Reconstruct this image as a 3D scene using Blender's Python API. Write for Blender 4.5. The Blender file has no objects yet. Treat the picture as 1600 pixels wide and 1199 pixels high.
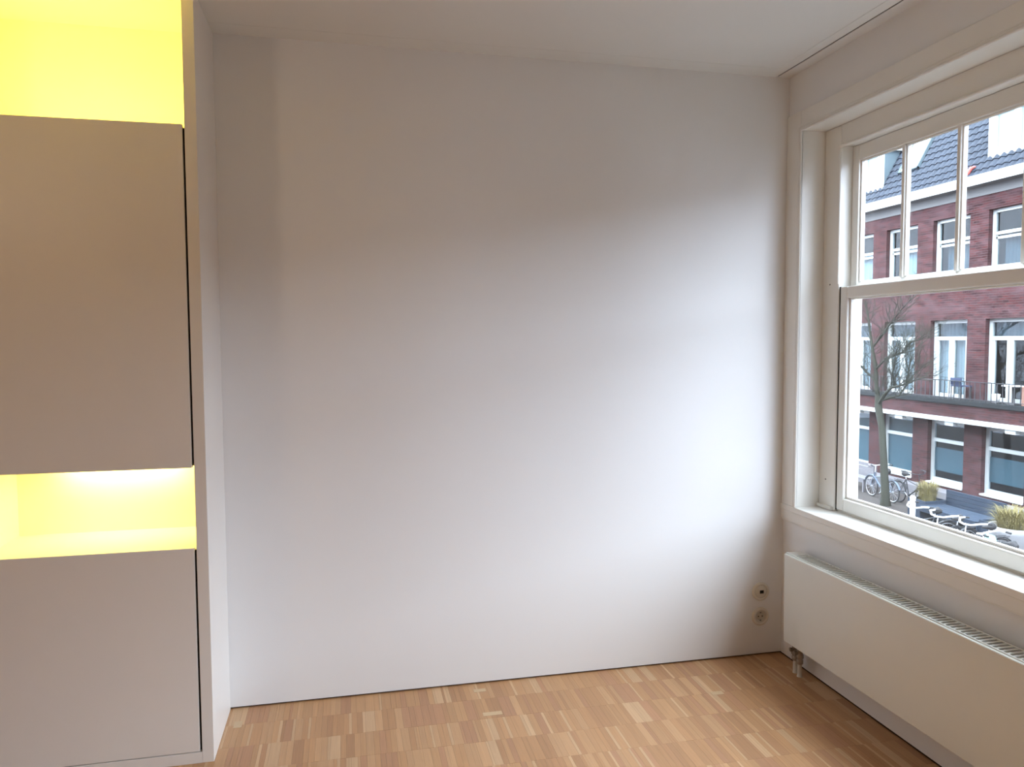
import bpy, math, random
from mathutils import Vector, Matrix
sc = bpy.context.scene
C = sc.collection
rnd = random.Random(7)

# ------------------------------------------------------------------ camera
CAM = Vector((0.4689, -3.0606, 1.4487)); YAW, PITCH, ROLL, FPX = 0.2160, -0.0576, -0.0043, 1177.14
fw = Vector((math.sin(YAW) * math.cos(PITCH), math.cos(YAW) * math.cos(PITCH), math.sin(PITCH)))
rt = Vector((math.cos(YAW), -math.sin(YAW), 0)); up = rt.cross(fw)
r2 = rt * math.cos(ROLL) + up * math.sin(ROLL); u2 = -rt * math.sin(ROLL) + up * math.cos(ROLL)
cd = bpy.data.cameras.new('camera'); cam = bpy.data.objects.new('camera', cd); C.objects.link(cam)
cd.sensor_width = 36; cd.lens = 36 * FPX / 1600; cd.clip_start = 0.02; cd.clip_end = 300
m = Matrix((r2, u2, -fw)).transposed().to_4x4(); m.translation = CAM; cam.matrix_world = m
sc.camera = cam

# ------------------------------------------------------------------ view, world, light
sc.view_settings.view_transform = 'Standard'; sc.view_settings.look = 'None'
sc.view_settings.gamma = 1; sc.view_settings.use_curve_mapping = False
sc.view_settings.exposure = 0.2
sc.cycles.use_denoising = True
sc.cycles.max_bounces = 14; sc.cycles.diffuse_bounces = 8; sc.cycles.transparent_max_bounces = 16
sc.cycles.caustics_reflective = False; sc.cycles.caustics_refractive = False
sc.cycles.sample_clamp_indirect = 8
SKY = 18
w = bpy.data.worlds.new('overcast'); sc.world = w; w.use_nodes = True
nt = w.node_tree; nt.nodes.clear()
wo = nt.nodes.new('ShaderNodeOutputWorld'); bg = nt.nodes.new('ShaderNodeBackground')
tc = nt.nodes.new('ShaderNodeTexCoord'); sx = nt.nodes.new('ShaderNodeSeparateXYZ')
cr = nt.nodes.new('ShaderNodeValToRGB')          # overcast sky: a third as bright at the horizon as overhead
cr.color_ramp.elements[0].position = 0.0; cr.color_ramp.elements[0].color = (0.34, 0.385, 0.49, 1)
cr.color_ramp.elements[1].position = 1.0; cr.color_ramp.elements[1].color = (0.78, 0.88, 1.0, 1)
nt.links.new(tc.outputs['Generated'], sx.inputs[0]); nt.links.new(sx.outputs[2], cr.inputs[0])
nt.links.new(cr.outputs[0], bg.inputs[0]); bg.inputs[1].default_value = SKY
nt.links.new(bg.outputs[0], wo.inputs[0])

W, H, RB, RL = 2.407, 2.6, -7.0, -2.6       # window wall, ceiling, rear wall, left wall
WY0, WY1 = -0.105, -2.06                     # window reveal, along Y
def area(name, loc, rot, sx_, sy_, power, col, parent=None, portal=False):
    d = bpy.data.lights.new(name, 'AREA'); d.shape = 'RECTANGLE'; d.size = sx_; d.size_y = sy_; d.energy = power; d.color = col
    o = bpy.data.objects.new(name, d); C.objects.link(o); o.location = loc; o.rotation_euler = rot
    if portal: d.cycles.is_portal = True
    if parent: o.parent = parent; o.location = Vector(loc) - parent.location
    return o
for s_ in (0, -2.33): area('sky_portal', (2.65, (WY0 + WY1) / 2 + s_, 1.5), (0, math.pi / 2, 0), 1.8, 2.0, 1, (1, 1, 1), portal=True)

# ------------------------------------------------------------------ materials
def mat(name, col, rough=0.6, metal=0.0, var=0.06, scale=8.0, bump=0.0, bscale=60.0, emit=None, spec=0.5, stretch=None):
    m = bpy.data.materials.new(name); m.use_nodes = True; n = m.node_tree.nodes; l = m.node_tree.links
    b = n['Principled BSDF']; b.inputs['Roughness'].default_value = rough; b.inputs['Metallic'].default_value = metal
    b.inputs['Specular IOR Level'].default_value = spec
    t = n.new('ShaderNodeTexCoord'); mp = n.new('ShaderNodeMapping'); l.new(t.outputs['Object'], mp.inputs[0])
    if stretch: mp.inputs['Scale'].default_value = stretch
    no = n.new('ShaderNodeTexNoise'); no.inputs['Scale'].default_value = scale; no.inputs['Detail'].default_value = 3
    l.new(mp.outputs[0], no.inputs['Vector'])
    mx = n.new('ShaderNodeMix'); mx.data_type = 'RGBA'
    mx.inputs['A'].default_value = (*[max(0, c * (1 - var)) for c in col], 1)
    mx.inputs['B'].default_value = (*[min(1, c * (1 + var)) for c in col], 1)
    l.new(no.outputs['Fac'], mx.inputs['Factor']); l.new(mx.outputs['Result'], b.inputs['Base Color'])
    if bump:
        nb = n.new('ShaderNodeTexNoise'); nb.inputs['Scale'].default_value = bscale; l.new(mp.outputs[0], nb.inputs['Vector'])
        bp = n.new('ShaderNodeBump'); bp.inputs['Strength'].default_value = bump; bp.inputs['Distance'].default_value = 0.001
        l.new(nb.outputs['Fac'], bp.inputs['Height']); l.new(bp.outputs[0], b.inputs['Normal'])
    if emit:
        b.inputs['Emission Color'].default_value = (*emit[:3], 1); b.inputs['Emission Strength'].default_value = emit[3]
    return m
WALL = mat('wall_paint', (0.80, 0.80, 0.80), 0.75, var=0.01, scale=3, bump=0.25, bscale=400)
CEIL = mat('ceiling_paint', (0.78, 0.79, 0.78), 0.8, var=0.01, bump=0.15, bscale=300)
LAC = mat('cabinet_lacquer', (0.80, 0.77, 0.73), 0.38, var=0.012, scale=5, bump=0.2, bscale=500)
WOODW = mat('window_paint', (0.80, 0.79, 0.75), 0.32, var=0.02, scale=6, bump=0.15, bscale=90)
RAD = mat('radiator_enamel', (0.72, 0.73, 0.69), 0.3, var=0.01)
RADD = mat('radiator_inside', (0.10, 0.10, 0.09), 0.7)
BLACK = mat('black_gap', (0.012, 0.011, 0.010), 0.9)
PLAST = mat('cream_plastic', (0.70, 0.65, 0.56), 0.3, var=0.01)
PLASTD = mat('cream_plastic_shade', (0.58, 0.53, 0.45), 0.35, var=0.01)
BRASS = mat('dull_nickel', (0.33, 0.28, 0.23), 0.4, metal=0.7, var=0.15, scale=40)
PIPE = mat('pipe_sleeve', (0.62, 0.57, 0.48), 0.5)
STEEL = mat('dark_screw', (0.15, 0.14, 0.13), 0.5, metal=0.5)
LEDM = mat('led_diffuser', (0.9, 0.8, 0.5), 0.5, emit=(1.0, 0.8, 0.2, 4))
GLOBE = mat('lamp_glass', (0.9, 0.85, 0.75), 0.4, emit=(1.0, 0.72, 0.45, 3))

def glassmat(name, tint=(1, 1, 1), refl=1.0):
    m = bpy.data.materials.new(name); m.use_nodes = True; n = m.node_tree.nodes; l = m.node_tree.links; n.clear()
    o = n.new('ShaderNodeOutputMaterial'); mx = n.new('ShaderNodeMixShader'); tr = n.new('ShaderNodeBsdfTransparent'); gl = n.new('ShaderNodeBsdfGlossy')
    fr = n.new('ShaderNodeLayerWeight'); fr.inputs[0].default_value = .5      # Schlick: .04 + .96 (1 - cos)^5
    pw = n.new('ShaderNodeMath'); pw.operation = 'POWER'; pw.inputs[1].default_value = 5; l.new(fr.outputs['Facing'], pw.inputs[0])
    mu = n.new('ShaderNodeMath'); mu.operation = 'MULTIPLY_ADD'; mu.inputs[1].default_value = .96 * refl; mu.inputs[2].default_value = .04 * refl
    tr.inputs[0].default_value = (*tint, 1); gl.inputs['Roughness'].default_value = 0.02
    l.new(pw.outputs[0], mu.inputs[0]); l.new(mu.outputs[0], mx.inputs[0]); l.new(tr.outputs[0], mx.inputs[1]); l.new(gl.outputs[0], mx.inputs[2]); l.new(mx.outputs[0], o.inputs[0])
    return m
GLASS = glassmat('window_glass', (0.97, 0.985, 0.98))
FGLASS = glassmat('street_glass', (0.75, 0.80, 0.82), .6)

# facade materials
def brickmat():
    m = bpy.data.materials.new('red_brick'); m.use_nodes = True; n = m.node_tree.nodes; l = m.node_tree.links; b = n['Principled BSDF']
    b.inputs['Roughness'].default_value = 0.9; b.inputs['Specular IOR Level'].default_value = .1
    g = n.new('ShaderNodeNewGeometry'); s = n.new('ShaderNodeSeparateXYZ'); c = n.new('ShaderNodeCombineXYZ'); a = n.new('ShaderNodeMath'); a.operation = 'ADD'
    l.new(g.outputs['Position'], s.inputs[0]); l.new(s.outputs[0], a.inputs[0]); l.new(s.outputs[1], a.inputs[1]); l.new(a.outputs[0], c.inputs[0]); l.new(s.outputs[2], c.inputs[1])
    br = n.new('ShaderNodeTexBrick'); l.new(c.outputs[0], br.inputs['Vector'])
    br.inputs['Scale'].default_value = 1; br.inputs['Brick Width'].default_value = 0.22; br.inputs['Row Height'].default_value = 0.07; br.inputs['Mortar Size'].default_value = 0.006
    br.inputs['Color1'].default_value = (0.072, 0.022, 0.022, 1); br.inputs['Color2'].default_value = (0.030, 0.012, 0.013, 1); br.inputs['Mortar'].default_value = (0.075, 0.054, 0.055, 1)
    no = n.new('ShaderNodeTexNoise'); no.inputs['Scale'].default_value = 1; no.inputs['Detail'].default_value = 7; no.inputs['Roughness'].default_value = .7
    mpb = n.new('ShaderNodeMapping'); mpb.inputs['Scale'].default_value = (1.2, 1.2, 3.2); l.new(g.outputs['Position'], mpb.inputs[0]); l.new(mpb.outputs[0], no.inputs['Vector'])
    rp = n.new('ShaderNodeValToRGB'); rp.color_ramp.elements[0].position = 0.45; rp.color_ramp.elements[0].color = (0, 0, 0, 1); rp.color_ramp.elements[1].position = 0.72; rp.color_ramp.elements[1].color = (1, 1, 1, 1)
    l.new(no.outputs['Fac'], rp.inputs[0])
    mx = n.new('ShaderNodeMix'); mx.data_type = 'RGBA'; mx.inputs['B'].default_value = (0.115, 0.070, 0.075, 1)      # pale weathering
    mm = n.new('ShaderNodeMath'); mm.operation = 'MULTIPLY'; mm.inputs[1].default_value = 0.65; l.new(rp.outputs[0], mm.inputs[0])
    l.new(mm.outputs[0], mx.inputs['Factor']); l.new(br.outputs['Color'], mx.inputs['A']); l.new(mx.outputs['Result'], b.inputs['Base Color'])
    return m
BRICK = brickmat()
FWHITE = mat('facade_white_paint', (0.46, 0.49, 0.48), 0.5, var=0.04)
SOFF = mat('eaves_grey_paint', (0.17, 0.17, 0.165), 0.7, spec=.12)
TILE = mat('blue_grey_pantile', (0.035, 0.042, 0.055), 0.75, var=0.35, scale=6, spec=.12)
LEAD = mat('lead_cladding', (0.09, 0.12, 0.135), 0.6, var=0.1, spec=.12)
SLAB = mat('dark_stone', (0.022, 0.025, 0.027), 0.8, var=0.25, scale=5, spec=.12)
IRON = mat('black_iron', (0.03, 0.032, 0.036), 0.5)
CURT = mat('white_curtain', (0.42, 0.50, 0.52), 0.9, var=0.12, scale=20, spec=.12)
LACE = mat('grey_lace_curtain', (0.10, 0.13, 0.15), 0.9, var=0.4, scale=30, spec=.12)
FILM = mat('frosted_blue_film', (0.13, 0.21, 0.25), 0.5, var=0.04, spec=.12)
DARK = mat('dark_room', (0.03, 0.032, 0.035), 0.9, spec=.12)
LEDGE = mat('concrete_ledge', (0.16, 0.155, 0.165), 0.9, var=0.15, spec=.12)
PAVE = mat('brick_paving', (0.055, 0.048, 0.045), 0.9, var=0.3, scale=14, spec=.12)
ROAD = mat('wet_street', (0.05, 0.05, 0.05), 0.6, var=0.2, spec=.12)
BENCH = mat('blue_grey_timber', (0.030, 0.042, 0.062), 0.75, var=0.2, scale=5, stretch=(6, 1, 6), spec=.12)
BARK = mat('mossy_bark', (0.040, 0.042, 0.032), 0.95, var=0.4, scale=7, spec=.12)
GRAS = mat('dry_grass', (0.20, 0.17, 0.075), 0.85, var=0.35, scale=9, spec=.12)
POT = mat('pale_concrete_pot', (0.26, 0.26, 0.27), 0.8, var=0.15, spec=.12)
PWHITE = mat('white_enamel', (0.85, 0.85, 0.85), 0.35)
CHROME = mat('bright_metal', (0.75, 0.77, 0.80), 0.35, metal=0.6)
TYRE = mat('tyre_rubber', (0.02, 0.02, 0.022), 0.8)
BIKEB = mat('black_bike_paint', (0.025, 0.027, 0.032), 0.35)
BIKES = mat('silver_bike_paint', (0.12, 0.16, 0.22), 0.35, metal=0.3)
BIKEW = mat('white_bike_paint', (0.78, 0.78, 0.80), 0.35)
NAVY = mat('navy_canvas', (0.03, 0.045, 0.10), 0.8)
CYAN = mat('mint_cover', (0.25, 0.62, 0.62), 0.6)
REDP = mat('red_rag', (0.55, 0.10, 0.08), 0.8)
BROWN = mat('brown_brick_box', (0.30, 0.16, 0.12), 0.8, var=0.2)

def woodmat():
    m = bpy.data.materials.new('beech_strip'); m.use_nodes = True; n = m.node_tree.nodes; l = m.node_tree.links; b = n['Principled BSDF']
    b.inputs['Roughness'].default_value = 0.42
    at = n.new('ShaderNodeAttribute'); at.attribute_name = 'tone'
    oi = n.new('ShaderNodeObjectInfo')
    sm = n.new('ShaderNodeMix'); sm.data_type = 'RGBA'; sm.blend_type = 'ADD'; sm.inputs['Factor'].default_value = 1   # stuff strips keep tone in a mesh attribute, single strips in the object colour
    l.new(at.outputs['Color'], sm.inputs['A']); l.new(oi.outputs['Color'], sm.inputs['B'])
    g = n.new('ShaderNodeNewGeometry'); mp = n.new('ShaderNodeMapping'); mp.inputs['Scale'].default_value = (160, 7, 1); l.new(g.outputs['Position'], mp.inputs[0])
    no = n.new('ShaderNodeTexNoise'); no.inputs['Scale'].default_value = 1; no.inputs['Detail'].default_value = 4; l.new(mp.outputs[0], no.inputs['Vector'])
    mr = n.new('ShaderNodeMapRange'); mr.inputs['To Min'].default_value = 0.84; mr.inputs['To Max'].default_value = 1.14; l.new(no.outputs['Fac'], mr.inputs['Value'])
    vm = n.new('ShaderNodeVectorMath'); vm.operation = 'SCALE'; l.new(sm.outputs['Result'], vm.inputs[0]); l.new(mr.outputs[0], vm.inputs['Scale'])
    l.new(vm.outputs[0], b.inputs['Base Color'])
    return m
WOOD = woodmat()

# ------------------------------------------------------------------ mesh helpers
class MB:
    def __init__(s): s.v = []; s.f = []; s.sm = []
    def add(s, vs, fs, smooth=False):
        k = len(s.v); s.v += [tuple(v) for v in vs]; s.f += [tuple(i + k for i in f) for f in fs]; s.sm += [smooth] * len(fs); return s
    def box(s, x0, x1, y0, y1, z0, z1):
        x0, x1 = sorted((x0, x1)); y0, y1 = sorted((y0, y1)); z0, z1 = sorted((z0, z1))
        v = [(x, y, z) for x in (x0, x1) for y in (y0, y1) for z in (z0, z1)]
        return s.add(v, [(0, 1, 3, 2), (4, 6, 7, 5), (0, 4, 5, 1), (2, 3, 7, 6), (0, 2, 6, 4), (1, 5, 7, 3)])
    def prism_y(s, prof, y0, y1):          # profile in (x,z), extruded along y
        n = len(prof); v = [(x, y0, z) for x, z in prof] + [(x, y1, z) for x, z in prof]
        return s.add(v, [tuple(range(n)), tuple(range(2 * n - 1, n - 1, -1))] + [(i, n + i, n + (i + 1) % n, (i + 1) % n) for i in range(n)])
    def tube(s, pts, rad, n=8, caps=True):
        pts = [Vector(p) for p in pts]; R = rad if isinstance(rad, (list, tuple)) else [rad] * len(pts)
        rings = []; ref = None
        for i, p in enumerate(pts):
            t = (pts[min(i + 1, len(pts) - 1)] - pts[max(i - 1, 0)]).normalized()
            if ref is None: ref = Vector((0, 0, 1)) if abs(t.z) < 0.9 else Vector((1, 0, 0))
            a = (ref - t * ref.dot(t)).normalized(); b = t.cross(a); ref = a
            rings.append([p + (a * math.cos(2 * math.pi * k / n) + b * math.sin(2 * math.pi * k / n)) * R[i] for k in range(n)])
        v = [q for r in rings for q in r]; f = []
        for i in range(len(rings) - 1):
            for k in range(n): f.append((i * n + k, i * n + (k + 1) % n, (i + 1) * n + (k + 1) % n, (i + 1) * n + k))
        s.add(v, f, True)
        if caps: s.add(rings[0], [tuple(range(n - 1, -1, -1))]); s.add(rings[-1], [tuple(range(n))])
        return s
    def lathe(s, prof, c, ax='z', n=32):   # prof [(r,h)]
        v = []; c = Vector(c)
        for r, h in prof:
            for k in range(n):
                a = 2 * math.pi * k / n; u, w_ = r * math.cos(a), r * math.sin(a)
                d = {'z': (u, w_, h), 'y': (u, h, w_), 'x': (h, u, w_)}[ax]; v.append(c + Vector(d))
        f = [(i * n + k, i * n + (k + 1) % n, (i + 1) * n + (k + 1) % n, (i + 1) * n + k) for i in range(len(prof) - 1) for k in range(n)]
        s.add(v, f, True); return s
    def torus(s, c, R, r, ax='y', n=28, k=8):
        pts = []; c = Vector(c)
        for i in range(n):
            a = 2 * math.pi * i / n
            for j in range(k):
                b = 2 * math.pi * j / k; q = R + r * math.cos(b); h = r * math.sin(b)
                d = {'y': (q * math.cos(a), h, q * math.sin(a)), 'x': (h, q * math.cos(a), q * math.sin(a)), 'z': (q * math.cos(a), q * math.sin(a), h)}[ax]
                pts.append(c + Vector(d))
        f = [(i * k + j, ((i + 1) % n) * k + j, ((i + 1) % n) * k + (j + 1) % k, i * k + (j + 1) % k) for i in range(n) for j in range(k)]
        return s.add(pts, f, True)

def base_loc(p):
    v = Vector((0, 0, 0))
    while p is not None: v += p.location; p = p.parent
    return v
def obj(name, mb, material, parent=None, bevel=0, seg=2, label=None):
    off = base_loc(parent)
    me = bpy.data.meshes.new(name); me.from_pydata([tuple(Vector(v) - off) for v in mb.v], [], mb.f); me.update()
    for p, s_ in zip(me.polygons, mb.sm): p.use_smooth = s_
    me.materials.append(material)
    import bmesh
    bm = bmesh.new(); bm.from_mesh(me); bmesh.ops.recalc_face_normals(bm, faces=bm.faces); bm.to_mesh(me); bm.free()
    o = bpy.data.objects.new(name, me); C.objects.link(o)
    if parent: o.parent = parent
    if bevel:
        b = o.modifiers.new('bevel', 'BEVEL'); b.width = bevel; b.segments = seg; b.limit_method = 'ANGLE'; b.angle_limit = math.radians(40)
    if label: o['label'] = label
    return o
def struct(name, mb, material, **k):
    o = obj(name, mb, material, **k); o['kind'] = 'structure'; return o
def tag(o, label, cat, group=None):
    o['label'] = label; o['category'] = cat
    if group: o['group'] = group
    return o
def thing(name, label, cat, loc=(0, 0, 0), group=None):
    o = bpy.data.objects.new(name, None); C.objects.link(o); o.location = loc; o.empty_display_size = 0.1
    return tag(o, label, cat, group)
def B(*a): return MB().box(*a)

# ------------------------------------------------------------------ room shell
fl = struct('floor', B(RL - .1, 2.515, RB - .1, 0.12, -0.12, -0.004), mat('floor_joint', (0.12, 0.06, 0.03), 0.9))
wn = struct('wall_north', B(RL - .1, W + .2, 0.0, 0.12, 0.008, H), WALL)
obj('shadow_gap', B(RL - .1, W + .0, 0.012, 0.119, -0.004, 0.009), BLACK, wn)
RWALL = mat('bounce_cut_grey', (0.25, 0.24, 0.23), 0.8)  # unseen walls coloured dark grey to cut bounced light
struct('wall_west', B(RL - .12, RL, RB - .1, 0.0, 0, H), RWALL)
struct('wall_south', B(RL - .12, W + .2, RB - .1, RB, 0, H), RWALL)
OX = 2.62; OF = 2.632
we = MB()
SH = -2.33                                   # the unseen window added for daylight is this far along the wall
def holed(mb, x0, x1, y0, y1, z0, z1, hy0, hy1, hz0, hz1):
    mb.box(x0, x1, y0, hy0 + SH, z0, z1); mb.box(x0, x1, hy1 + SH, hy0, z0, z1); mb.box(x0, x1, hy1, y1, z0, z1)
    for s in (0, SH): mb.box(x0, x1, hy0 + s, hy1 + s, z0, hz0); mb.box(x0, x1, hy0 + s, hy1 + s, hz1, z1)
holed(we, W, 2.515, RB - .1, 0.0, 0.006, H, WY1 - .006, WY0 + .006, 0.674, 2.351)
ws = struct('wall_east', we, WALL)
obj('shadow_gap', B(W + .010, 2.514, RB - .1, 0.1, -0.004, 0.007), BLACK, ws)
wo_ = MB(); holed(wo_, 2.5155, OX - .001, -16, 28, -3.7, 7.0, WY1 - .001, WY0 + .001, 0.64, 2.346)
struct('wall_outer', wo_, BRICK)
# ceiling: panel field, border, dark slot
ce = MB().box(RL - .1, 2.338, RB - .1, 0.1, 2.603, 2.72).box(2.346, W + .3, RB - .1, .1, 2.603, 2.72).box(2.3, 2.4, RB, .1, 2.66, 2.72)
ce = struct('ceiling', ce, CEIL)
obj('ceiling_panel', B(RL, 2.288, RB, -0.100, H, 2.603), CEIL, ce)
obj('border_strip', B(RL, 2.338, -0.0978, 0.0, H, 2.603), CEIL, ce)
obj('border_strip', B(2.2902, 2.338, RB, -0.0978, H, 2.603), CEIL, ce)
obj('border_strip', B(2.346, W, RB, 0.0, H, 2.603), CEIL, ce)
obj('slot_liner', MB().box(2.3380, 2.3385, RB, -.004, 2.603, 2.655).box(2.3455, 2.346, RB, -.004, 2.603, 2.655).box(2.338, 2.346, RB, -.004, 2.65, 2.655), BLACK, ce)

# parquet: 300 strips that show largest as parts, the rest one joined part
TON = [(0.48, 0.268, 0.128), (0.445, 0.240, 0.112), (0.415, 0.220, 0.105), (0.465, 0.255, 0.120), (0.505, 0.290, 0.145), (0.43, 0.225, 0.116), (0.55, 0.345, 0.19)]
def cell():
    rows = []; y = -0.135 + .16
    while y > RB + .16:
        y0 = max(y - .16, RB); y1 = min(y, 0.05); x = RL - rnd.random() * .02; last = TON[0]
        while x < W:
            wd = rnd.choice((.009, .011, .018, .020, .020, .022, .028, .036))
            r = rnd.random()
            if wd < .012: base = TON[6] if r < .5 else TON[rnd.randrange(6)]
            else: base = last if r < .3 else TON[rnd.randrange(6)]
            k = rnd.uniform(.93, 1.07); t = tuple(c * k for c in base); last = base
            x1 = min(x + wd, W)
            if x1 > RL: rows.append((max(x, RL), x1, y0, y1, t))
            x += wd
        y -= .16
    return rows
strips = cell()
def vis(s):
    cx, cy = (s[0] + s[1]) / 2, (s[2] + s[3]) / 2
    d = Vector((cx, cy, 0)) - CAM; z = d.dot(fw); px = 800 + FPX * d.dot(r2) / z if z > 0 else -1; py = 599.5 - FPX * d.dot(u2) / z if z > 0 else 9999
    if z > 0 and 330 < px < 1560 and py < 1205 and cx > 0.02: return (s[1] - s[0]) * (s[3] - s[2]) / z / z
    return -1
order = sorted(range(len(strips)), key=lambda i: -vis(strips[i])); single = set(order[:300])
ub = bpy.data.meshes.new('floor_strip'); e = 0.5
ub.from_pydata([(x, y, z) for x in (-.5, .5) for y in (-.5, .5) for z in (-.5, .5)], [], [(0, 1, 3, 2), (4, 6, 7, 5), (0, 4, 5, 1), (2, 3, 7, 6), (0, 2, 6, 4), (1, 5, 7, 3)])
ub.materials.append(WOOD); ub.update()
st = MB(); cols = []
for i, (a, b, c, d, t) in enumerate(strips):
    g = .00022
    if i in single:
        o = bpy.data.objects.new('floor_strip', ub); C.objects.link(o); o.parent = fl
        dz = rnd.uniform(-.0002, .0001)
        o.location = ((a + b) / 2, (c + d) / 2, -.002 + dz); o.scale = (b - a - 2 * g, d - c - 2 * g, .004); o.color = (*t, 1)
    else:
        st.box(a + g, b - g, c + g, d - g, -.004, rnd.uniform(-.0002, .0001)); cols += [t] * 24
so = obj('floor_strips', st, WOOD, fl); so['kind'] = 'stuff'; so.color = (0, 0, 0, 1)
ca = so.data.color_attributes.new('tone', 'FLOAT_COLOR', 'CORNER')
ca.data.foreach_set('color', [x for t in cols for x in (*t, 1)])
for x, y, a, b in ((.035, -.44, .062, .03), (.045, -.13, .03, .05), (.985, -.06, .05, .028), (1.0, -.262, .075, .028), (1.93, -.30, .05, .028)):
    o = obj('floor_patch', B(x - a / 2, x + a / 2, y - b / 2, y + b / 2, -.001, .0006), mat('pale_filler', (0.56, 0.40, 0.24), .6), fl)

# ------------------------------------------------------------------ cabinet on the left
D = 0.376
cb = thing('built_in_cabinet', 'floor-to-ceiling built-in cabinet with handleless beige doors and two lit niches', 'cabinet', (-0.37, -0.19, 0))
obj('side_panel', B(-0.038, 0.0, -D, -0.001, 0.0, 2.598), LAC, cb, .0012, label='broad white outer side panel facing the window')
obj('side_panel', B(-0.755, -0.71, -D, -0.001, 0.0, 2.598), LAC, cb, .001)
obj('back_panel', B(-0.71, -0.038, -0.02, -0.002, 0.04, 2.585), LAC, cb)
obj('top_panel', B(-0.71, -0.038, -D, -0.002, 2.585, 2.598), LAC, cb)
obj('shelf', B(-0.71, -0.038, -D + .022, -0.02, 2.135, 2.155), LAC, cb)
obj('shelf', B(-0.71, -0.038, -D + .022, -0.02, 1.032, 1.05), LAC, cb)
obj('shelf', B(-0.71, -0.038, -D + .020, -0.02, 0.722, 0.742), LAC, cb)
obj('bottom_panel', B(-0.71, -0.038, -D + .022, -0.02, 0.040, 0.058), LAC, cb)
obj('plinth', B(-0.71, -0.038, -D, -D + .02, 0.0, 0.038), LAC, cb, .0008)
obj('cabinet_door', B(-0.708, -0.0452, -D, -D + .019, 1.024, 2.160), LAC, cb, .001, label='tall upper door between the two niches')
obj('cabinet_door', B(-0.708, -0.0452, -D, -D + .019, 0.0415, 0.750), LAC, cb, .001, label='lower door below the small niche')
obj('door_gap_shade', MB().box(-.046, -.0385, -D + .012, -D + .019, .042, .74).box(-.046, -.0385, -D + .012, -D + .019, 1.03, 2.15), BLACK, cb)  # black strips standing in for shade in the gap beside the doors
s1 = obj('led_strip', B(-0.66, -0.09, -D + .05, -D + .065, 2.156, 2.164), LEDM, cb)
s2 = obj('led_strip', B(-0.60, -0.14, -.085, -.07, 1.024, 1.031), LEDM, cb)
LC = (1.0, 0.70, 0.085)
area('niche_light', (-0.375, -D + .09, 2.17), (math.radians(180 - 25), 0, 0), .56, .03, 5.0, LC, cb)
area('niche_light', (-0.34, -.085, 1.022), (math.radians(6), 0, 0), .40, .04, 3.1, (1.0, 0.76, 0.19), cb)

# ------------------------------------------------------------------ window
F = 2.515
win = MB()
win = struct('window_1', MB().box(F, OF, WY0 - .0004, -.215, .705, 2.3446).box(F, OF, WY1, -1.96, .705, 2.345).box(F, OF, -1.96, -.215, 2.257, 2.345).box(2.53, OF, -1.96, -.215, .64, .712), WOODW, bevel=.003)
obj('window_sill', B(2.390, 2.53, -2.2, -0.002, .678, .7045), WOODW, win, .004, 3)
obj('exterior_sill', MB().prism_y([(2.56, .70), (2.70, .66), (2.70, .62), (2.56, .62)], -2.1, -.06), POT, win)
# staff bead round the sash opening
bd = MB()
bd.tube([(F - .002, -.2135, 1.68), (F - .002, -.2135, 2.255)], .0065, 10)
bd.tube([(F - .002, -.2135, 2.2555), (F - .002, -1.96, 2.2555)], .0065, 10)
obj('staff_bead', bd, WOODW, win)
obj('jamb_foot', B(F - .012, F + .001, -.206, -.105, .705, .722), WOODW, win, .003)
# lower sash (inner plane)
LX0, LX1 = 2.522, 2.562
ls = obj('lower_sash', MB().box(LX0, LX1, -.262, -.217, .713, 1.668).box(LX0, LX1, -1.955, -1.89, .713, 1.668).box(LX0, LX1, -1.89, -.262, .713, .768).box(LX0, LX1, -1.89, -.262, 1.618, 1.668), WOODW, win, .006, 3)
obj('glazing_bead', MB().box(2.536, 2.552, -.270, -.262, .768, 1.618).box(2.536, 2.552, -1.89, -.270, .768, .778).box(2.536, 2.552, -1.89, -.270, 1.612, 1.618), WOODW, ls, .002)
obj('pane', B(2.545, 2.549, -1.89, -.262, .768, 1.618), GLASS, ls, label='large clear pane of the lower sash')
obj('sash_gap', MB().box(F + .006, F + .02, -.2175, -.215, .712, 1.668), BLACK, win)
# upper sash (outer plane)
UX0, UX1 = 2.570, 2.606
us = obj('upper_sash', MB().box(UX0, UX1, -.256, -.216, 1.65, 2.256).box(UX0, UX1, -1.958, -1.905, 1.65, 2.256).box(UX0, UX1, -1.905, -.256, 2.193, 2.256).box(UX0, UX1, -1.905, -.256, 1.65, 1.672), WOODW, win, .003)
obj('sloping_bead', MB().prism_y([(UX0 - .004, 1.6705), (UX0 - .004, 1.673), (UX1 - .014, 1.692), (UX1 - .014, 1.6705)], -1.905, -.256), WOODW, us)
obj('glazing_bead', MB().box(2.580, 2.592, -.262, -.256, 1.69, 2.193).box(2.580, 2.592, -1.905, -.262, 2.186, 2.193), WOODW, us, .0015)
edges = [-.256] + [-.510 - .270 * i for i in range(5)] + [-1.905]
for i in range(5):
    y = edges[i + 1]
    obj('muntin', MB().box(2.573, 2.604, y - .008, y + .008, 1.685, 2.193).box(2.580, 2.600, y - .0135, y + .0135, 1.69, 2.19), WOODW, us, .003)
for i in range(6):
    obj('pane', B(2.592, 2.5955, edges[i + 1], edges[i], 1.672, 2.193), GLASS, us)
for y, z in ((-.157, 1.682), (-.153, .833)):
    obj('screw', MB().lathe([(0, -.001), (.0035, -.001), (.0035, .002), (0, .002)], (F, y, z), 'x', 12), STEEL, win)
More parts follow.
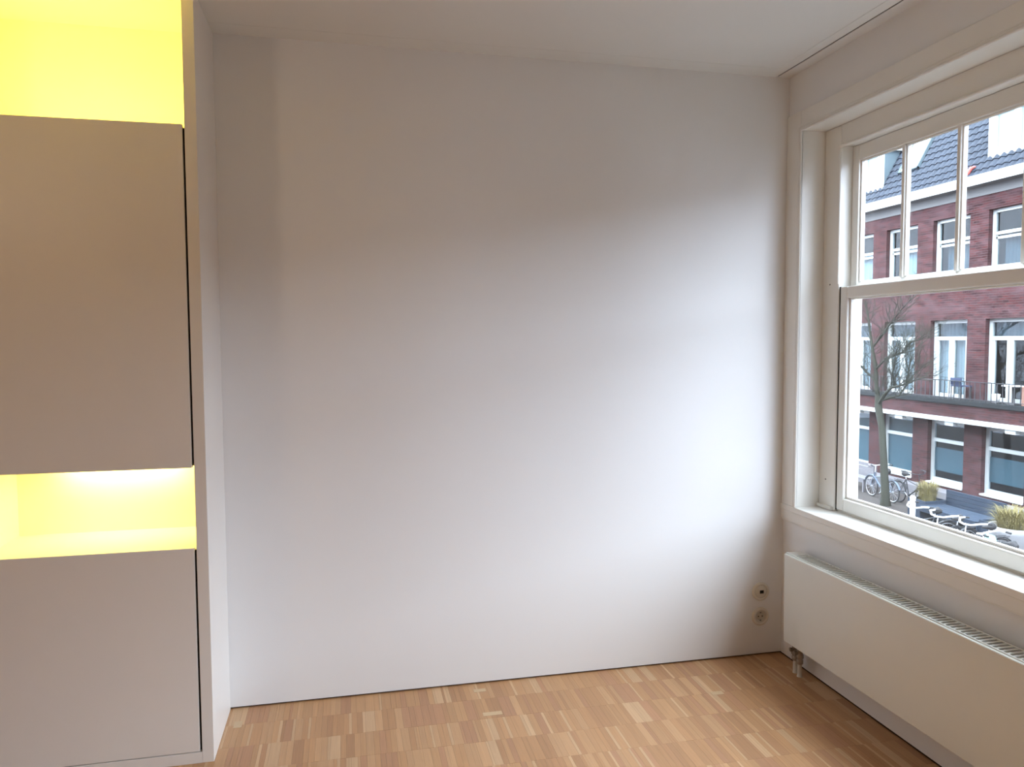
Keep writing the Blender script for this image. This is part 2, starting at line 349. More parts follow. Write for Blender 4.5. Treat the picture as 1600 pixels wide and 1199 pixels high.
# casing and apron
cs = MB().box(2.396, W + .001, WY0, -.0005, .704, 2.428).box(2.396, W + .001, WY1, WY1 - .10, .704, 2.428).box(2.396, W + .001, WY1, WY0, 2.345, 2.428)
tr = struct('trim_1', cs, WOODW, bevel=.002)
cbd = MB().tube([(2.397, WY0 - .001, .705), (2.397, WY0 - .001, 2.346), (2.397, WY1, 2.346)], .006, 10).tube([(2.397, WY0 + .014, .705), (2.397, WY0 + .014, 2.360), (2.397, WY1, 2.360)], .003, 8)
obj('casing_bead', cbd, WOODW, tr)
rl = obj('reveal_lining', MB().box(2.402, F + .0045, WY0, WY0 + .006, .704, 2.349).box(2.402, F + .0045, WY1, WY1 - .006, .704, 2.349).box(2.402, F + .0045, WY1 - .006, WY0 + .006, 2.345, 2.3505), WOODW, tr)
ap = struct('trim_2', MB().box(2.394, W + .001, -2.16, -.001, .636, .678).box(2.399, W + .001, -2.16, -.001, .628, .636), WOODW, bevel=.002)

def copy_tree(o, parent, names, dy=0):
    c = o.copy(); C.objects.link(c); c.parent = parent; c.name = names.get(o.name, c.name)
    if dy: c.location = o.location + Vector((0, dy, 0))
    for ch in [q for q in o.children]: copy_tree(ch, c, names)
    return c
for o in (win, tr): copy_tree(o, None, {'window_1': 'added_window', 'trim_1': 'added_trim'}, SH)  # second window and casing, out of view, added for more daylight

# ------------------------------------------------------------------ radiator
rd = thing('radiator', 'long cream panel radiator with top grille under the window', 'radiator', (2.35, -1.0, 0.14))
RX, RY0, RY1, RZ0, RZ1 = 2.304, -.179, -1.95, .142, .530
obj('front_panel', B(RX, RX + .012, RY1, RY0, RZ0, RZ1 - .004), RAD, rd, .004, 3)
obj('rear_panel', B(2.372, 2.380, RY1 + .02, RY0 - .02, RZ0 + .01, RZ1 - .02), RAD, rd)
fins = MB()
y = RY0 - .03
while y > RY1 + .03: fins.box(RX + .02, 2.368, y, y - .002, RZ0 + .02, RZ1 - .04); y -= .033
obj('fins', fins, RADD, rd)['kind'] = 'stuff'
for ya, yb in ((RY0, RY0 - .012), (RY1, RY1 + .012)): obj('side_cover', B(RX + .008, 2.386, ya, yb, RZ0 + .005, RZ1 - .004), RAD, rd, .003)
gr = obj('top_grille', MB().box(RX + .010, RX + .016, RY1, RY0, RZ1 - .006, RZ1).box(2.379, 2.386, RY1, RY0, RZ1 - .006, RZ1).box(RX + .016, 2.379, RY1, RY1 + .012, RZ1 - .006, RZ1).box(RX + .016, 2.379, RY0 - .045, RY0, RZ1 - .006, RZ1 - .001), RAD, rd, .0015)
y = RY0 - .05; sl = MB()
while y > RY1 + .015: sl.box(RX + .016, 2.379, y, y - .0085, RZ1 - .005, RZ1 - .001); y -= .020
g2 = obj('grille_slats', sl, RAD, gr); g2['kind'] = 'stuff'
for y in (-.45, -1.7): obj('bracket', B(2.380, W, y, y - .03, .2, .48), RAD, rd)
for i, y in enumerate((-.197, -.236)):
    vx = 2.352 - .004 * i
    v = MB().lathe([(0, .148), (.008, .148), (.008, .125), (.0135, .125), (.0135, .112), (.010, .108), (.016, .098), (.017, .086), (.011, .078), (.0145, .074), (.0145, .060), (.009, .056), (0, .056)], (vx, y, 0), 'z', 6 if False else 16)
    v.tube([(vx, y, .105), (vx - .024, y + .004, .105)], [.007, .009], 10)
    vo = obj('valve', v, BRASS, rd)
    obj('pipe_sleeve', MB().lathe([(0, .058), (.0085, .058), (.0095, .05), (.0095, .004), (.0145, .002), (.0145, 0), (0, 0)], (vx, y, 0), 'z', 16), PIPE, vo)
obj('air_vent', MB().tube([(RX + .03, RY0 + .0, .50), (RX + .03, RY0 + .010, .50)], .006, 10), BRASS, rd)

rd.rotation_euler = (-.0115, 0, 0); rd.location.z += .006      # hung slightly out of level
# ------------------------------------------------------------------ sockets
def plate(name, label, z):
    t = thing(name, label, 'socket', (2.2985, 0, z))
    obj('cover_ring', MB().lathe([(.0425, 0), (.0425, -.004), (.040, -.0075), (.031, -.009), (.0285, -.006), (.0285, 0)], (2.2985, 0, z), 'y', 40), PLAST, t)
    return t
t = plate('data_socket', 'round cream data socket with black rectangular port, the upper of the two', .298)
obj('insert', MB().lathe([(.0285, -.006), (.027, -.008), (0, -.008)], (2.2985, 0, .298), 'y', 32), PLAST, t)
po = obj('port_frame', MB().box(2.2875, 2.3105, -.011, -.008, .2885, .3075), PLAST, t, .001)
obj('port', MB().box(2.2895, 2.3085, -.0113, -.009, .2905, .3055), BLACK, po)
t = plate('power_socket', 'round cream earthed power socket, below the data socket', .182)
obj('recess', MB().lathe([(.0285, -.006), (.0205, -.0065), (.0195, .010), (0, .010)], (2.2985, 0, .182), 'y', 32), PLASTD, t)
ins = obj('insert', MB().lathe([(.0193, -.0005), (.018, -.002), (0, -.002)], (2.2985, 0, .182), 'y', 32), PLASTD, t)
for dx in (-.0095, .0095): obj('pin_hole', MB().lathe([(0, -.0026), (.0028, -.0026), (.0028, -.0018)], (2.2985 + dx, 0, .182), 'y', 12), BLACK, ins)
for dz in (-.018, .018): obj('earth_clip', B(2.2955, 2.3015, -.006, -.002, .182 + dz - .002, .182 + dz + .002), STEEL, ins)

# ceiling lamp added out of view at left, to warm the cabinet front
lp = thing('added_ceiling_lamp', 'added unseen globe ceiling lamp that warms the built-in cabinet front', 'lamp', (-1.3, -2.5, 2.6))
obj('canopy', MB().lathe([(0, 0), (.06, 0), (.06, -.02), (0, -.025)], (-1.3, -2.5, 2.6)), PWHITE, lp)
obj('globe', MB().lathe([(0, -.02), (.05, -.03), (.11, -.07), (.13, -.12), (.11, -.17), (.05, -.21), (0, -.215)], (-1.3, -2.5, 2.6)), GLOBE, lp)
pl = bpy.data.lights.new('added_warm_fill', 'POINT'); pl.energy = 15; pl.color = (1, .72, .50); pl.shadow_soft_size = .14
po = bpy.data.objects.new('added_warm_fill', pl); C.objects.link(po); po.parent = lp; po.location = (0, 0, -.40)

# ================================================================== the street
GZ = -3.7; FX = 18.7
struct('street', B(2.7, 15.0, -32, 40, GZ - .3, GZ - .02), ROAD)
struct('sidewalk', B(15.0, FX + .4, -32, 40, GZ - .3, GZ), PAVE)

bl = thing('brick_building', 'long dark red brick row house across the street with tiled roof', 'building', (FX, 16, GZ))
BY0, BY1 = 8.0, 34.0
PITCHY, OW = 2.115, 1.45
cols_ = [18.29 - PITCHY * j for j in range(-5, 12)]           # near edge of each bay of openings
cols_ = [c for c in cols_ if c > BY0 + .3 and c + OW < BY1 - .3]
rowsz = [(-3.15, -1.16), (-.395, 2.01), (3.30, 5.155)]
wb = MB(); zs = [GZ] + [z for r in rowsz for z in r] + [6.0]
for i in range(0, len(zs), 2): wb.box(FX, FX + .3, BY0, BY1, zs[i], zs[i + 1])
for z0, z1 in rowsz:
    ys = sorted(cols_); prev = BY0
    for c in ys: wb.box(FX, FX + .3, prev, c, z0, z1); prev = c + OW
    wb.box(FX, FX + .3, prev, BY1, z0, z1)
obj('brick_wall', wb, BRICK, bl)
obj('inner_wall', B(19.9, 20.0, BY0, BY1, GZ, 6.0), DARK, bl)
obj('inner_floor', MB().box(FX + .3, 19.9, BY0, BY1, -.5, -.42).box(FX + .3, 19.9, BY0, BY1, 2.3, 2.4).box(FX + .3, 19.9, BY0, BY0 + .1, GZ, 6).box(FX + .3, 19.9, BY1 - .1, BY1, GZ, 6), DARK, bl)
obj('base_ledge', MB().prism_y([(FX, -3.27), (FX - .28, -3.33), (FX - .28, GZ), (FX, GZ)], BY0, BY1), LEDGE, bl)
ob = FX - .5
ov = obj('balcony_front', B(ob, FX, BY0, BY1, -1.0, -.53), BRICK, bl, label='brick band carrying the balcony')
obj('balcony_slab', B(ob - .05, FX, BY0, BY1, -.53, -.395), SLAB, bl, .01)
obj('white_ledge', B(ob - .06, FX, BY0, BY1, -1.065, -.93), FWHITE, bl)
obj('soffit', B(FX - .36, FX + .02, BY0, BY1, 5.87, 5.93), SOFF, bl)
obj('gutter', MB().prism_y([(FX - .36, 5.87), (FX - .40, 5.87), (FX - .44, 6.14), (FX - .30, 6.14)], BY0, BY1), FWHITE, bl)
obj('soffit_board', B(FX - .03, FX, BY0, BY1, 5.60, 5.87), SOFF, bl)

def curtain(x, y0, y1, z0, z1, name, m_, par):
    n = max(4, int((y1 - y0) / .035)); v = []; f = []
    for i in range(n + 1):
        y = y0 + (y1 - y0) * i / n; xx = x + .02 * math.sin(i * 1.7) + .008 * math.sin(i * .6)
        v += [(xx, y, z0), (xx, y, z1)]
    f = [(2 * i, 2 * i + 1, 2 * i + 3, 2 * i + 2) for i in range(n)]
    return obj(name, MB().add(v, f, True), m_, par)
WX = FX + .145
def seen(c): return 12.0 < c < 21.5
def far_window(c, kind, style):
    y0, y1 = c, c + OW; z0, z1 = rowsz[kind]
    fr = MB(); t = .11
    fr.box(WX, WX + .09, y0, y0 + t, z0, z1).box(WX, WX + .09, y1 - t, y1, z0, z1).box(WX, WX + .09, y0 + t, y1 - t, z1 - .10, z1)
    panes = []
    if kind == 1:
        fr.box(WX - .01, WX + .09, y0 + t, y1 - t, 1.385, 1.50).box(WX, WX + .09, y0 + t, y1 - t, z0, z0 + .12)
        ym = (y0 + y1) / 2; fr.box(WX, WX + .09, ym - .11, ym + .11, z0 + .12, 1.385)
        fr.box(WX + .01, WX + .08, y0 + t, y0 + t + .09, z0 + .12, 1.385).box(WX + .01, WX + .08, y1 - t - .09, y1 - t, z0 + .12, 1.385)
        panes = [(y0 + t, y1 - t, 1.5, z1 - .1), (y0 + t, ym - .11, z0 + .12, 1.385), (ym + .11, y1 - t, z0 + .12, 1.385)]
    elif kind == 2:
        fr.box(WX - .01, WX + .09, y0 + t, y1 - t, 4.42, 4.51).box(WX + .02, WX + .09, y0 + t, y1 - t, 4.30, 4.37).box(WX, WX + .09, y0 + t, y1 - t, z0, z0 + .1)
        fr.box(WX + .02, WX + .08, y0 + t, y0 + t + .05, z0 + .1, 4.42).box(WX + .02, WX + .08, y1 - t - .05, y1 - t, z0 + .1, 4.42)
        panes = [(y0 + t, y1 - t, 4.51, z1 - .1), (y0 + t + .05, y1 - t - .05, z0 + .1, 4.42)]
    else:
        fr.box(WX - .01, WX + .09, y0 + t, y1 - t, -1.84, -1.73).box(WX - .03, WX + .09, y0 + t, y1 - t, z0, z0 + .16).box(FX - .04, WX, y0, y1, z0 - .03, z0 + .02)
        panes = [(y0 + t, y1 - t, -1.73, z1 - .1), (y0 + t, y1 - t, z0 + .16, -1.84)]
    w_ = obj('window', fr, FWHITE, bl)
    if not seen(c):
        obj('pane', B(WX + .05, WX + .055, y0 + t, y1 - t, z0 + .1, z1 - .1), FGLASS, w_); return
    for p in panes: obj('pane', B(WX + .045, WX + .05, p[0], p[1], p[2], p[3]), FGLASS, w_)
    if kind == 1:
        curtain(WX + .2, y0, y1, 1.45, z1, 'curtain', LACE, w_)
        if style != 'dark':
            curtain(WX + .2, y0, y1 - .55 if style == 'part' else y1, z0, 1.42, 'curtain', CURT, w_)
            if style == 'part': curtain(WX + .24, y1 - .35, y1, z0, 1.42, 'curtain', CURT, w_)
    elif kind == 2:
        if style == 'half': curtain(WX + .2, y0, y0 + .95, z0, 4.45, 'curtain', CURT, w_)
        elif style == 'lace': curtain(WX + .2, y0 + .1, y1 - .25, z0, 4.3, 'curtain', LACE, w_)
    else:
        lo, hi = (z0 + .16, -1.84) if style == 'full' else (z0 + .38, -2.03)
        obj('privacy_film', B(WX + .056, WX + .058, y0 + t, y1 - t, lo, hi), FILM, w_)
        if style == 'full': obj('blind', B(WX + .08, WX + .085, y0 + t, y1 - t, -1.73, z1 - .1), LACE, w_)
for c in cols_:
    j = round((18.29 - c) / PITCHY)
    far_window(c, 0, 'full' if j <= 0 else 'band')
    far_window(c, 1, {-1: 'part', 0: 'part', 1: 'full', 2: 'dark'}.get(j, 'dark'))
    far_window(c, 2, {-1: 'half', 0: 'half', 1: 'lace', 2: 'lace'}.get(j, 'none'))
# railing
RXX = ob - .01
rg = obj('railing', MB().box(RXX - .02, RXX + .02, 8, 28, .165, .19).box(RXX - .012, RXX + .012, 8, 28, -.34, -.32), IRON, bl)
bm_ = None
for i in range(92):
    y = 9.4 + i * .19
    if bm_ is None:
        o = obj('baluster', B(RXX - .009, RXX + .009, y - .009, y + .009, -.395, .168), IRON, rg); bm_ = o
    else:
        o = bm_.copy(); C.objects.link(o); o.parent = rg; o.location = (0, i * .19, 0)
# roof: steep slope of pantiles
A = math.radians(61); X0, Z0 = FX - .34, 6.10; L = 3.5
ca_, sa_ = math.cos(A), math.sin(A)
def RP(u, h=0): return (X0 + u * ca_ - h * sa_, Z0 + u * sa_ + h * ca_)     # u up the slope, h proud of it
def rp(u, h): return RP(u, h)
pr = [RP(0, -.02), RP(L, -.02), (X0 + L * ca_ + 4, Z0 + L * sa_ + .6), (X0 + L * ca_ + 4, Z0), (X0 + .2, Z0 - .15)]
obj('roof_slope', MB().prism_y(pr, BY0, BY1), LEAD, bl)
v = []; f = []
ty0, ty1, tw, th = 6.0, 28.0, .24, .25
nt_, nr = int((ty1 - ty0) / tw), int(L / th); P = [(0, .0), (.2, .03), (.45, .045), (.7, .02), (.85, -.002), (1.0, .0)]
for r in range(nr):
    for i in range(nt_):
        y = ty0 + i * tw + (0); k = len(v)
        for (s_, hh) in P:
            for u, l_ in ((r * th - .03, .035), (r * th - .03, .0), ((r + 1) * th, .0)):
                X_, Z_ = RP(u, hh + l_ if l_ else (hh if u > r * th else -.012)); v.append((X_, y + s_ * tw, Z_))
        for q in range(5):
            a0 = k + q * 3; b0 = a0 + 3
            f.append((a0, b0, b0 + 2, a0 + 2)); f.append((a0 + 1, b0 + 1, b0, a0))
rt_ = obj('roof_tiles', MB().add(v, f), TILE, bl); rt_['kind'] = 'stuff'
def dormer(y0, y1, label):
    xf = FX - .06; z0, z1 = 6.60, 7.92
    d = obj('dormer', MB().prism_y([(xf + .05, z0), (xf + .05, z1), (X0 + 2.2, z1), (X0 + 2.2, Z0 + 1.0)], y0 + .02, y1 - .02), LEAD, bl, label=label)
    obj('dormer_roof', B(xf - .08, X0 + 2.3, y0 - .08, y1 + .08, z1, z1 + .12), FWHITE, d)
    fm = MB().box(xf - .03, xf + .048, y0, y0 + .26, z0 + .24, z1 - .12).box(xf - .03, xf + .048, y1 - .26, y1, z0 + .24, z1 - .12).box(xf - .03, xf + .048, y0, y1, z0, z0 + .24).box(xf - .03, xf + .048, y0, y1, z1 - .12, z1 - .001)
    ym = (y0 + y1) / 2; fm.box(xf - .03, xf + .048, ym - .10, ym + .10, z0 + .24, z1 - .12)
    obj('dormer_frame', fm, FWHITE, d)
    for a, b in ((y0 + .26, ym - .1), (ym + .1, y1 - .26)): obj('pane', B(xf + .035, xf + .049, a, b, z0 + .24, z1 - .12), mat('dormer_blind', (.22, .32, .35), .5), d)
dormer(19.92, 21.75, 'flat-roofed dormer with white front left of the skylight')
dormer(13.65, 15.52, 'flat-roofed dormer with white front near the eaves on the right')
def quad(u0, u1, y0, y1, h0, h1):
    p = [RP(u0, h0), RP(u1, h0), RP(u1, h1), RP(u0, h1)]; return MB().prism_y(p, y0, y1)
sk = obj('skylight', MB(), LEAD, bl) if False else None
skf = MB()
for a in ((.98, 1.04, 18.45, 19.35), (2.44, 2.50, 18.45, 19.35), (.98, 2.5, 18.45, 18.51), (.98, 2.5, 19.29, 19.35)):
    q = quad(*a, .0, .12); skf.add(q.v, q.f)
sk = obj('skylight', skf, LEAD, bl, label='skylight with pale blind in the tiled roof')
q = quad(1.04, 2.44, 18.51, 19.29, .06, .08); obj('pane', q, mat('skylight_blind', (.80, .84, .84), .3), sk)
tag(obj('rag', MB().tube([(18.33, 16.02, 6.20), (18.36, 15.95, 6.30), (18.42, 15.90, 6.42), (18.47, 15.80, 6.44)], [.03, .06, .055, .02], 8), REDP), 'small red rag on the roof tiles just above the white gutter', 'rag')
# soffit lamps
lamp_lab = ['white box lamp under the balcony ledge, left of the tree trunk', 'white box lamp under the balcony ledge, right of the tree trunk', 'white box lamp under the balcony ledge, above the leftmost grass planter', 'white box lamp under the balcony ledge, rightmost']
for k, y in enumerate((20.4, 18.33, 16.21, 14.06)):
    t = thing('outdoor_lamp', lamp_lab[k], 'lamp', (ob + .06, y, -1.065), 'box lamps under the balcony ledge')
    obj('lamp_housing', B(ob - .02, ob + .14, y - .17, y + .17, -1.17, -1.064), FWHITE, t, .01)
    obj('diffuser', B(ob - .012, ob + .132, y - .16, y + .16, -1.185, -1.17), PWHITE, t)

# unseen lower row down the street, added to let more low daylight in
nb = MB().box(FX, FX + .3, -30, BY0 - .05, GZ, -2.6).box(FX, FX + .3, -30, BY0 - .05, -1.2, .3).box(FX, FX + .3, -30, BY0 - .05, 2.2, 4.6).box(FX + .3, FX + 9, -30, BY0 - .05, 4.2, 4.5)
y = BY0 - .05
while y > -29:
    for z0, z1 in ((-2.6, -1.2), (.3, 2.2)): nb.box(FX, FX + .3, y - .9, y, z0, z1)
    y -= 2.3
nr_ = struct('added_low_row', nb, BRICK)
obj('cornice', B(FX - .25, FX + .35, -30, BY0 - .06, 4.6, 4.85), FWHITE, nr_)
obj('dark_panes', B(FX + .16, FX + .2, -30, BY0 - .06, -2.6, 2.2), DARK, nr_)

# ------------------------------------------------------------------ balcony things
def chair(loc, m_, label, rz=0):
    t = thing('garden_chair', label, 'chair', loc); t.rotation_euler[2] = 0
    L_ = Vector(loc)
    def b(*a): q = B(*a); q.v = [tuple(Vector(p) + L_) for p in q.v]; return q
    obj('seat', b(-.2, .2, -.2, .2, .40, .43), m_, t); obj('backrest', b(-.2, .2, .17, .2, .44, .80) if rz == 0 else b(-.2, -.17, -.2, .2, .44, .66), m_, t)
    for x in (-.19, .17):
        for y in (-.19, .17): obj('leg', b(x, x + .02, y, y + .02, 0, .41), IRON, t)
    return t
chair((FX - .27, 16.05, -.395), NAVY, 'navy garden chair on the balcony before the brick pier', 1)
t = thing('garden_table', 'small white round table on the balcony before the dark doors', 'table', (FX - .24, 14.28, -.395))
obj('tabletop', MB().lathe([(0, .50), (.27, .50), (.27, .53), (0, .53)], (FX - .24, 14.28, -.395)), PWHITE, t)
obj('pedestal', MB().lathe([(.16, 0), (.16, .02), (.025, .04), (.025, .5)], (FX - .24, 14.28, -.395)), IRON, t)
tag(obj('flower_pot', MB().lathe([(0, 0), (.07, 0), (.10, .16), (.085, .16), (.08, .13), (0, .13)], (FX - .28, 16.42, -.395)), PWHITE), 'small white pot on the balcony floor beside the navy chair', 'pot')
tag(obj('flower_pot', MB().lathe([(0, 0), (.09, 0), (.12, .26), (.10, .26), (.10, .22), (0, .22)], (FX - .33, 14.75, -.395)), PWHITE), 'white bucket-like pot on the balcony beside the round table', 'pot')
tag(obj('planter_box', B(FX - .4, FX - .1, 13.45, 13.85, -.395, .12), BROWN, bevel=.01), 'brown box on the balcony at the far right', 'box')

# ------------------------------------------------------------------ bench with planters
bx0, bx1, by0, by1 = 16.0, 16.92, 12.85, 14.80
be = thing('bench', 'long blue-grey timber bench with high plank back between two planter boxes', 'bench', (16.4, 13.8, GZ))
for k in range(5): obj('seat_plank', B(bx0 + .02 + k * .165, bx0 + .172 + k * .165, by0, by1, GZ + .45, GZ + .49), BENCH, be, .004)
for k in range(5):
    z = GZ + .34 + k * .115
    if k > 0: obj('back_plank', B(bx1 - .05, bx1, by0, by1, z, z + .108), BENCH, be, .004)
obj('apron_board', B(bx0 + .0, bx0 + .03, by0, by1, GZ + .34, GZ + .49), BENCH, be, .004)
obj('side_board', B(bx0, bx1, by1 - .02, by1 + .02, GZ, GZ + .50), BENCH, be); obj('side_board', B(bx0, bx1, by0 - .02, by0 + .02, GZ, GZ + .50), BENCH, be)
obj('back_board', B(bx1 - .02, bx1 - .001, by0, by1, GZ, GZ + .45), DARK, be)
def tuft(c, n, hgt, spread, rad, par):
    v = []; f = []
    for i in range(n):
        a = rnd.random() * 6.283; r0 = rad * math.sqrt(rnd.random()); x, y = c[0] + r0 * math.cos(a), c[1] + r0 * math.sin(a)
        h = hgt * rnd.uniform(.3, 1.25); a2 = a + rnd.uniform(-.7, .7); s_ = spread * rnd.uniform(.1, 1.6); wd = .007
        px_, py_ = -math.sin(a2) * wd, math.cos(a2) * wd; k = len(v)
        for t_, wf in ((0, 1), (.5, .9), (.85, .6)):
            xx = x + math.cos(a2) * s_ * t_ ** 2; yy = y + math.sin(a2) * s_ * t_ ** 2; zz = c[2] + h * (t_ - .25 * t_ ** 3)
            v += [(xx - px_ * wf, yy - py_ * wf, zz), (xx + px_ * wf, yy + py_ * wf, zz)]
        v.append((x + math.cos(a2) * s_ * 1.1, y + math.sin(a2) * s_ * 1.1, c[2] + h * .70))
        f += [(k, k + 1, k + 3, k + 2), (k + 2, k + 3, k + 5, k + 4), (k + 4, k + 5, k + 6)]
    o = obj('grass_tuft', MB().add(v, f), GRAS, par); o['kind'] = 'stuff'; return o
def planter(x0, x1, y0, y1, h, label, th):
    t = thing('planter', label, 'planter', ((x0 + x1) / 2, (y0 + y1) / 2, GZ))
    mb = MB(); w_ = .04
    mb.box(x0, x1, y0, y0 + w_, GZ, GZ + h).box(x0, x1, y1 - w_, y1, GZ, GZ + h).box(x0, x0 + w_, y0 + w_, y1 - w_, GZ, GZ + h).box(x1 - w_, x1, y0 + w_, y1 - w_, GZ, GZ + h)
    obj('planter_box', mb, BENCH, t, .005); obj('soil', B(x0 + w_, x1 - w_, y0 + w_, y1 - w_, GZ, GZ + h - .05), BARK, t)
    if th: tuft(((x0 + x1) / 2, (y0 + y1) / 2, GZ + h - .05), 700, th, .17, .20, t)
planter(16.22, 16.95, 14.83, 15.50, .58, 'blue-grey timber planter box with dry grass, left end of the bench', .62)
planter(16.05, 16.75, 12.20, 12.82, .56, 'empty blue-grey timber planter box at the right end of the bench', 0)
# concrete bowl with grass at the right edge
BC = (15.35, 11.15, GZ)
t = thing('bowl_planter', 'large pale concrete bowl planter with tall dry grass at the right edge', 'planter', BC)
obj('bowl', MB().lathe([(0, 0), (.22, 0), (.26, .05), (.40, .35), (.47, .70), (.49, .84), (.44, .84), (.40, .74), (0, .72)], BC, 'z', 36), POT, t)
tuft((BC[0], BC[1], BC[2] + .74), 900, .62, .24, .30, t)
# bollard
t = thing('bollard', 'short white bollard on the sidewalk before the left grass planter', 'bollard', (15.84, 14.86, GZ))
obj('post', MB().lathe([(0, 0), (.08, 0), (.08, .10), (.068, .12), (.074, .68), (.08, .72), (.05, .76), (0, .77)], (15.84, 14.86, GZ)), PWHITE, t)
obj('base_collar', MB().lathe([(.12, 0), (.12, .05), (.08, .08)], (15.84, 14.86, GZ)), SLAB, t)

# ------------------------------------------------------------------ tree
tr_ = thing('street_tree', 'bare mossy-trunked street tree before the brick building', 'tree', (16.65, 16.95, GZ))
def tp(x, y, z): return (x, y, z)
trunk = [tp(16.65, 16.95, GZ), tp(16.62, 16.92, GZ + .25), tp(16.6, 17.02, -2.2), tp(16.6, 17.12, -1.3), tp(16.6, 17.3, -.7), tp(16.6, 17.33, -.35)]
obj('trunk', MB().tube(trunk, [.17, .125, .105, .10, .11, .09], 12), BARK, tr_)
br = MB(); tw = MB()
def branch(pts, r0, r1, n=7): br.tube(pts, [r0 + (r1 - r0) * i / (len(pts) - 1) for i in range(len(pts))], n)
def twigs(p, d, ln, r, depth):
    if depth == 0 or ln < .12: return
    p = Vector(p); d = Vector(d).normalized(); q = [p]
    for i in range(3):
        d = (d + Vector((rnd.uniform(-.3, .3), rnd.uniform(-.3, .3), rnd.uniform(-.12, .30)))).normalized(); p = p + d * ln / 3; q.append(p)
    tw.tube(q, [r, r * .85, r * .7, r * .5], 4, False)
    for i in range(3 if depth > 1 else 2):
        dd = (d + Vector((rnd.uniform(-.9, .9), rnd.uniform(-.9, .9), rnd.uniform(-.5, .7)))).normalized()
        twigs(q[rnd.choice((1, 2, 3))], dd, ln * rnd.uniform(.55, .8), r * .6, depth - 1)
mains = [([(16.6, 17.33, -.45), (16.6, 17.42, .0), (16.6, 17.48, .63), (16.55, 17.6, 1.2), (16.6, 17.85, 2.04), (16.6, 18.05, 2.65)], .075, .018),
         ([(16.6, 17.30, -.6), (16.5, 16.9, -.25), (16.4, 16.5, -.02), (16.4, 15.9, .12), (16.3, 15.3, .30)], .060, .015),
         ([(16.6, 17.45, .5), (16.6, 17.0, .85), (16.7, 16.5, 1.0), (16.6, 16.0, 1.35), (16.6, 15.4, 1.45)], .038, .010),
         ([(16.6, 17.6, 1.2), (16.7, 17.2, 1.7), (16.6, 16.8, 1.95), (16.5, 16.3, 2.3), (16.5, 15.9, 2.6)], .034, .010),
         ([(16.6, 17.42, .1), (16.3, 17.8, .6), (16.3, 18.4, 1.0), (16.2, 19.0, 1.6)], .038, .010),
         ([(16.5, 16.5, 0.0), (16.3, 16.35, .4), (16.3, 16.25, .9), (16.2, 16.0, 1.3)], .028, .008),
         ([(16.4, 15.9, .12), (16.3, 15.7, .5), (16.3, 15.6, .9)], .03, .01),
         ([(16.6, 17.3, -.5), (17.0, 16.9, -.3), (17.2, 16.6, .3), (17.3, 16.2, .7)], .04, .010)]
for pts, a, b in mains:
    branch(pts, a, b)
    for i in range(1, len(pts)):
        for k in range(6):
            d = Vector(pts[i]) - Vector(pts[i - 1])
            twigs(Vector(pts[i - 1]).lerp(Vector(pts[i]), rnd.random()), d.normalized() + Vector((rnd.uniform(-1, 1), rnd.uniform(-1, 1), rnd.uniform(-.4, .8))), .62, .010, 3)
obj('branches', br, BARK, tr_); o = obj('twigs', tw, BARK, tr_); o['kind'] = 'stuff'

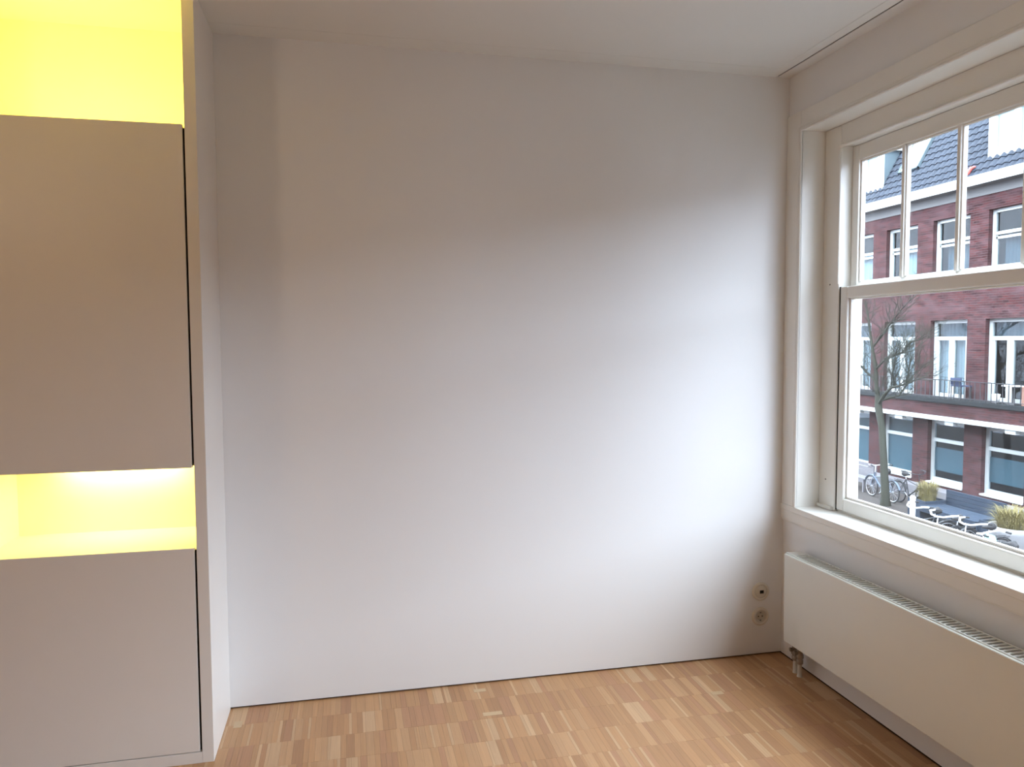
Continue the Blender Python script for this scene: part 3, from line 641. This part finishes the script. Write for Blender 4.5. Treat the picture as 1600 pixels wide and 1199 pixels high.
# ------------------------------------------------------------------ bicycles
def bike(loc, rz, paint, bars, label, lean=0.0, group='parked bicycles', basket=None, guard=None, rims=CHROME):
    t = thing('bicycle', label, 'bicycle', (0, 0, 0), group)
    R = .34; wb_ = 1.08                                            # front wheel at x = +wb/2
    ph = []
    for x in (-wb_ / 2, wb_ / 2):
        wmb = MB().torus((x, 0, R), R - .02, .02); wo2 = obj('wheel', wmb, TYRE, t)
        sp = MB().torus((x, 0, R), R - .042, .008, 'y', 24, 4)
        for k in range(12):
            a = k * math.pi / 6; sp.tube([(x, .0, R), (x + math.cos(a) * (R - .045), 0, R + math.sin(a) * (R - .045))], .0022, 3, False)
        sp.tube([(x, -.035, R), (x, .035, R)], .022, 8)
        obj('rim', sp, rims, wo2)
        g = MB(); pts = [(x + math.cos(a) * (R + .025), 0, R + math.sin(a) * (R + .025)) for a in [math.radians(20 + 14 * q) for q in range(11)]]
        for ss in (-.02, .0, .02): g.tube([(p[0], ss, p[2]) for p in pts], .012, 5)
        obj('mudguard', g, guard or paint, t)
    bb = (-.08, 0, .30); st_ = (-.22, 0, .78); hd = (.36, 0, .82); hb = (.40, 0, .66); rear = (-wb_ / 2, 0, R)
    fm = MB().tube([bb, st_], .018).tube([bb, hb], .022).tube([st_, hb], .016).tube([hd, hb], .022)
    for s_ in (-.04, .04): fm.tube([(rear[0], s_, rear[2]), (bb[0], s_ * .6, bb[2])], .011).tube([(rear[0], s_, rear[2]), (st_[0], s_ * .3, st_[2])], .009)
    obj('frame', fm, paint, t)
    fk = MB()
    for s_ in (-.045, .045): fk.tube([(hb[0], s_ * .6, hb[2]), (.46, s_, .52), (wb_ / 2, s_, R)], .012)
    obj('fork', fk, paint, t)
    obj('handlebar', MB().tube([hd, (.34, 0, 1.02), (.36, 0, 1.05)], .013).tube([(.10, .33, 1.10), (.24, .31, 1.10), (.36, .17, 1.05), (.38, 0, 1.03), (.36, -.17, 1.05), (.24, -.31, 1.10), (.10, -.33, 1.10)], .022 if bars is PWHITE else .014), bars, t)
    obj('grip', MB().tube([(.10, .33, 1.10), (-.01, .335, 1.09)], .022).tube([(.10, -.33, 1.10), (-.01, -.335, 1.09)], .022), TYRE, t)
    obj('saddle', MB().tube([(-.38, 0, .93), (-.30, 0, .955), (-.18, 0, .95), (-.06, 0, .95)], [.05, .095, .05, .022], 10), TYRE, t)
    obj('seat_post', MB().tube([st_, (-.245, 0, .93)], .012), CHROME, t)
    obj('crank', MB().torus((bb[0], .05, bb[2]), .085, .006, 'y', 20, 5).tube([(bb[0], .06, bb[2]), (bb[0] + .12, .07, bb[2] - .12)], .009).tube([(bb[0], -.06, bb[2]), (bb[0] - .12, -.07, bb[2] + .12)], .009), CHROME, t)
    obj('pedal', B(bb[0] + .08, bb[0] + .17, .07, .15, bb[2] - .13, bb[2] - .11), TYRE, t); obj('pedal', B(bb[0] - .16, bb[0] - .07, -.15, -.07, bb[2] + .11, bb[2] + .13), TYRE, t)
    obj('luggage_rack', MB().tube([(-.30, .05, .72), (-.72, .05, .72)], .008).tube([(-.30, -.05, .72), (-.72, -.05, .72)], .008).tube([(-.68, .05, .72), (rear[0], .04, R)], .006).tube([(-.68, -.05, .72), (rear[0], -.04, R)], .006), IRON, t)
    obj('kickstand', MB().tube([(bb[0] - .04, .03, bb[2]), (bb[0] - .06, .16, 0.0)], .008), IRON, t)
    if basket: obj(*basket(t))
    t.location = (*loc, GZ if False else GZ); t.rotation_euler = (lean, 0, rz)
    return t
H2 = math.pi / 2
sb = thing('bench', 'small weathered wooden bench by the wall left of the silver-blue bicycle', 'bench', (17.5, 19.4, GZ))
for k in range(3): obj('seat_plank', B(17.30 + k * .14, 17.42 + k * .14, 18.75, 20.2, GZ + .43, GZ + .47), LEDGE, sb, .004)
for k in range(3): obj('back_plank', B(17.72, 17.75, 18.75, 20.2, GZ + .55 + k * .13, GZ + .66 + k * .13), LEDGE, sb, .004)
for y in (18.85, 20.05):
    obj('leg', B(17.32, 17.38, y, y + .06, GZ, GZ + .43), LEDGE, sb); obj('leg', B(17.70, 17.76, y, y + .06, GZ, GZ + .92), LEDGE, sb)
bike((17.15, 17.75), H2 * .95, BIKES, CHROME, 'silver-blue bicycle parked left of the tree trunk', guard=BIKES)
bike((17.35, 16.72), -H2 * 1.03, BIKEB, BIKEB, 'black bicycle parked by the wall right of the tree trunk', rims=BIKEB)
bike((14.20, 12.52), math.pi * .93, BIKEB, PWHITE, 'dark bicycle with white handlebar in the front row, nearest the bollard')
bike((14.10, 11.66), math.pi * 1.02, BIKEB, PWHITE, 'dark bicycle with wide white handlebar before the middle of the bench')
bike((14.15, 10.86), math.pi * .98, BIKEB, PWHITE, 'dark bicycle with white handlebar before the right end of the bench')
t = bike((13.55, 9.75), math.pi * .55, BIKEW, PWHITE, 'white-framed bicycle in the front row before the concrete bowl')
cyan = tag(obj('saddle_cover', MB().tube([(13.40, 9.92, -2.75), (13.42, 9.88, -2.70), (13.44, 9.80, -2.70), (13.45, 9.74, -2.74)], [.05, .10, .08, .03], 10), CYAN), 'small mint green cover on a bicycle saddle in the front row', 'cover')
for o in C.objects:
    if o.type == 'MESH' and not o.data.materials: print('no mat', o.name)
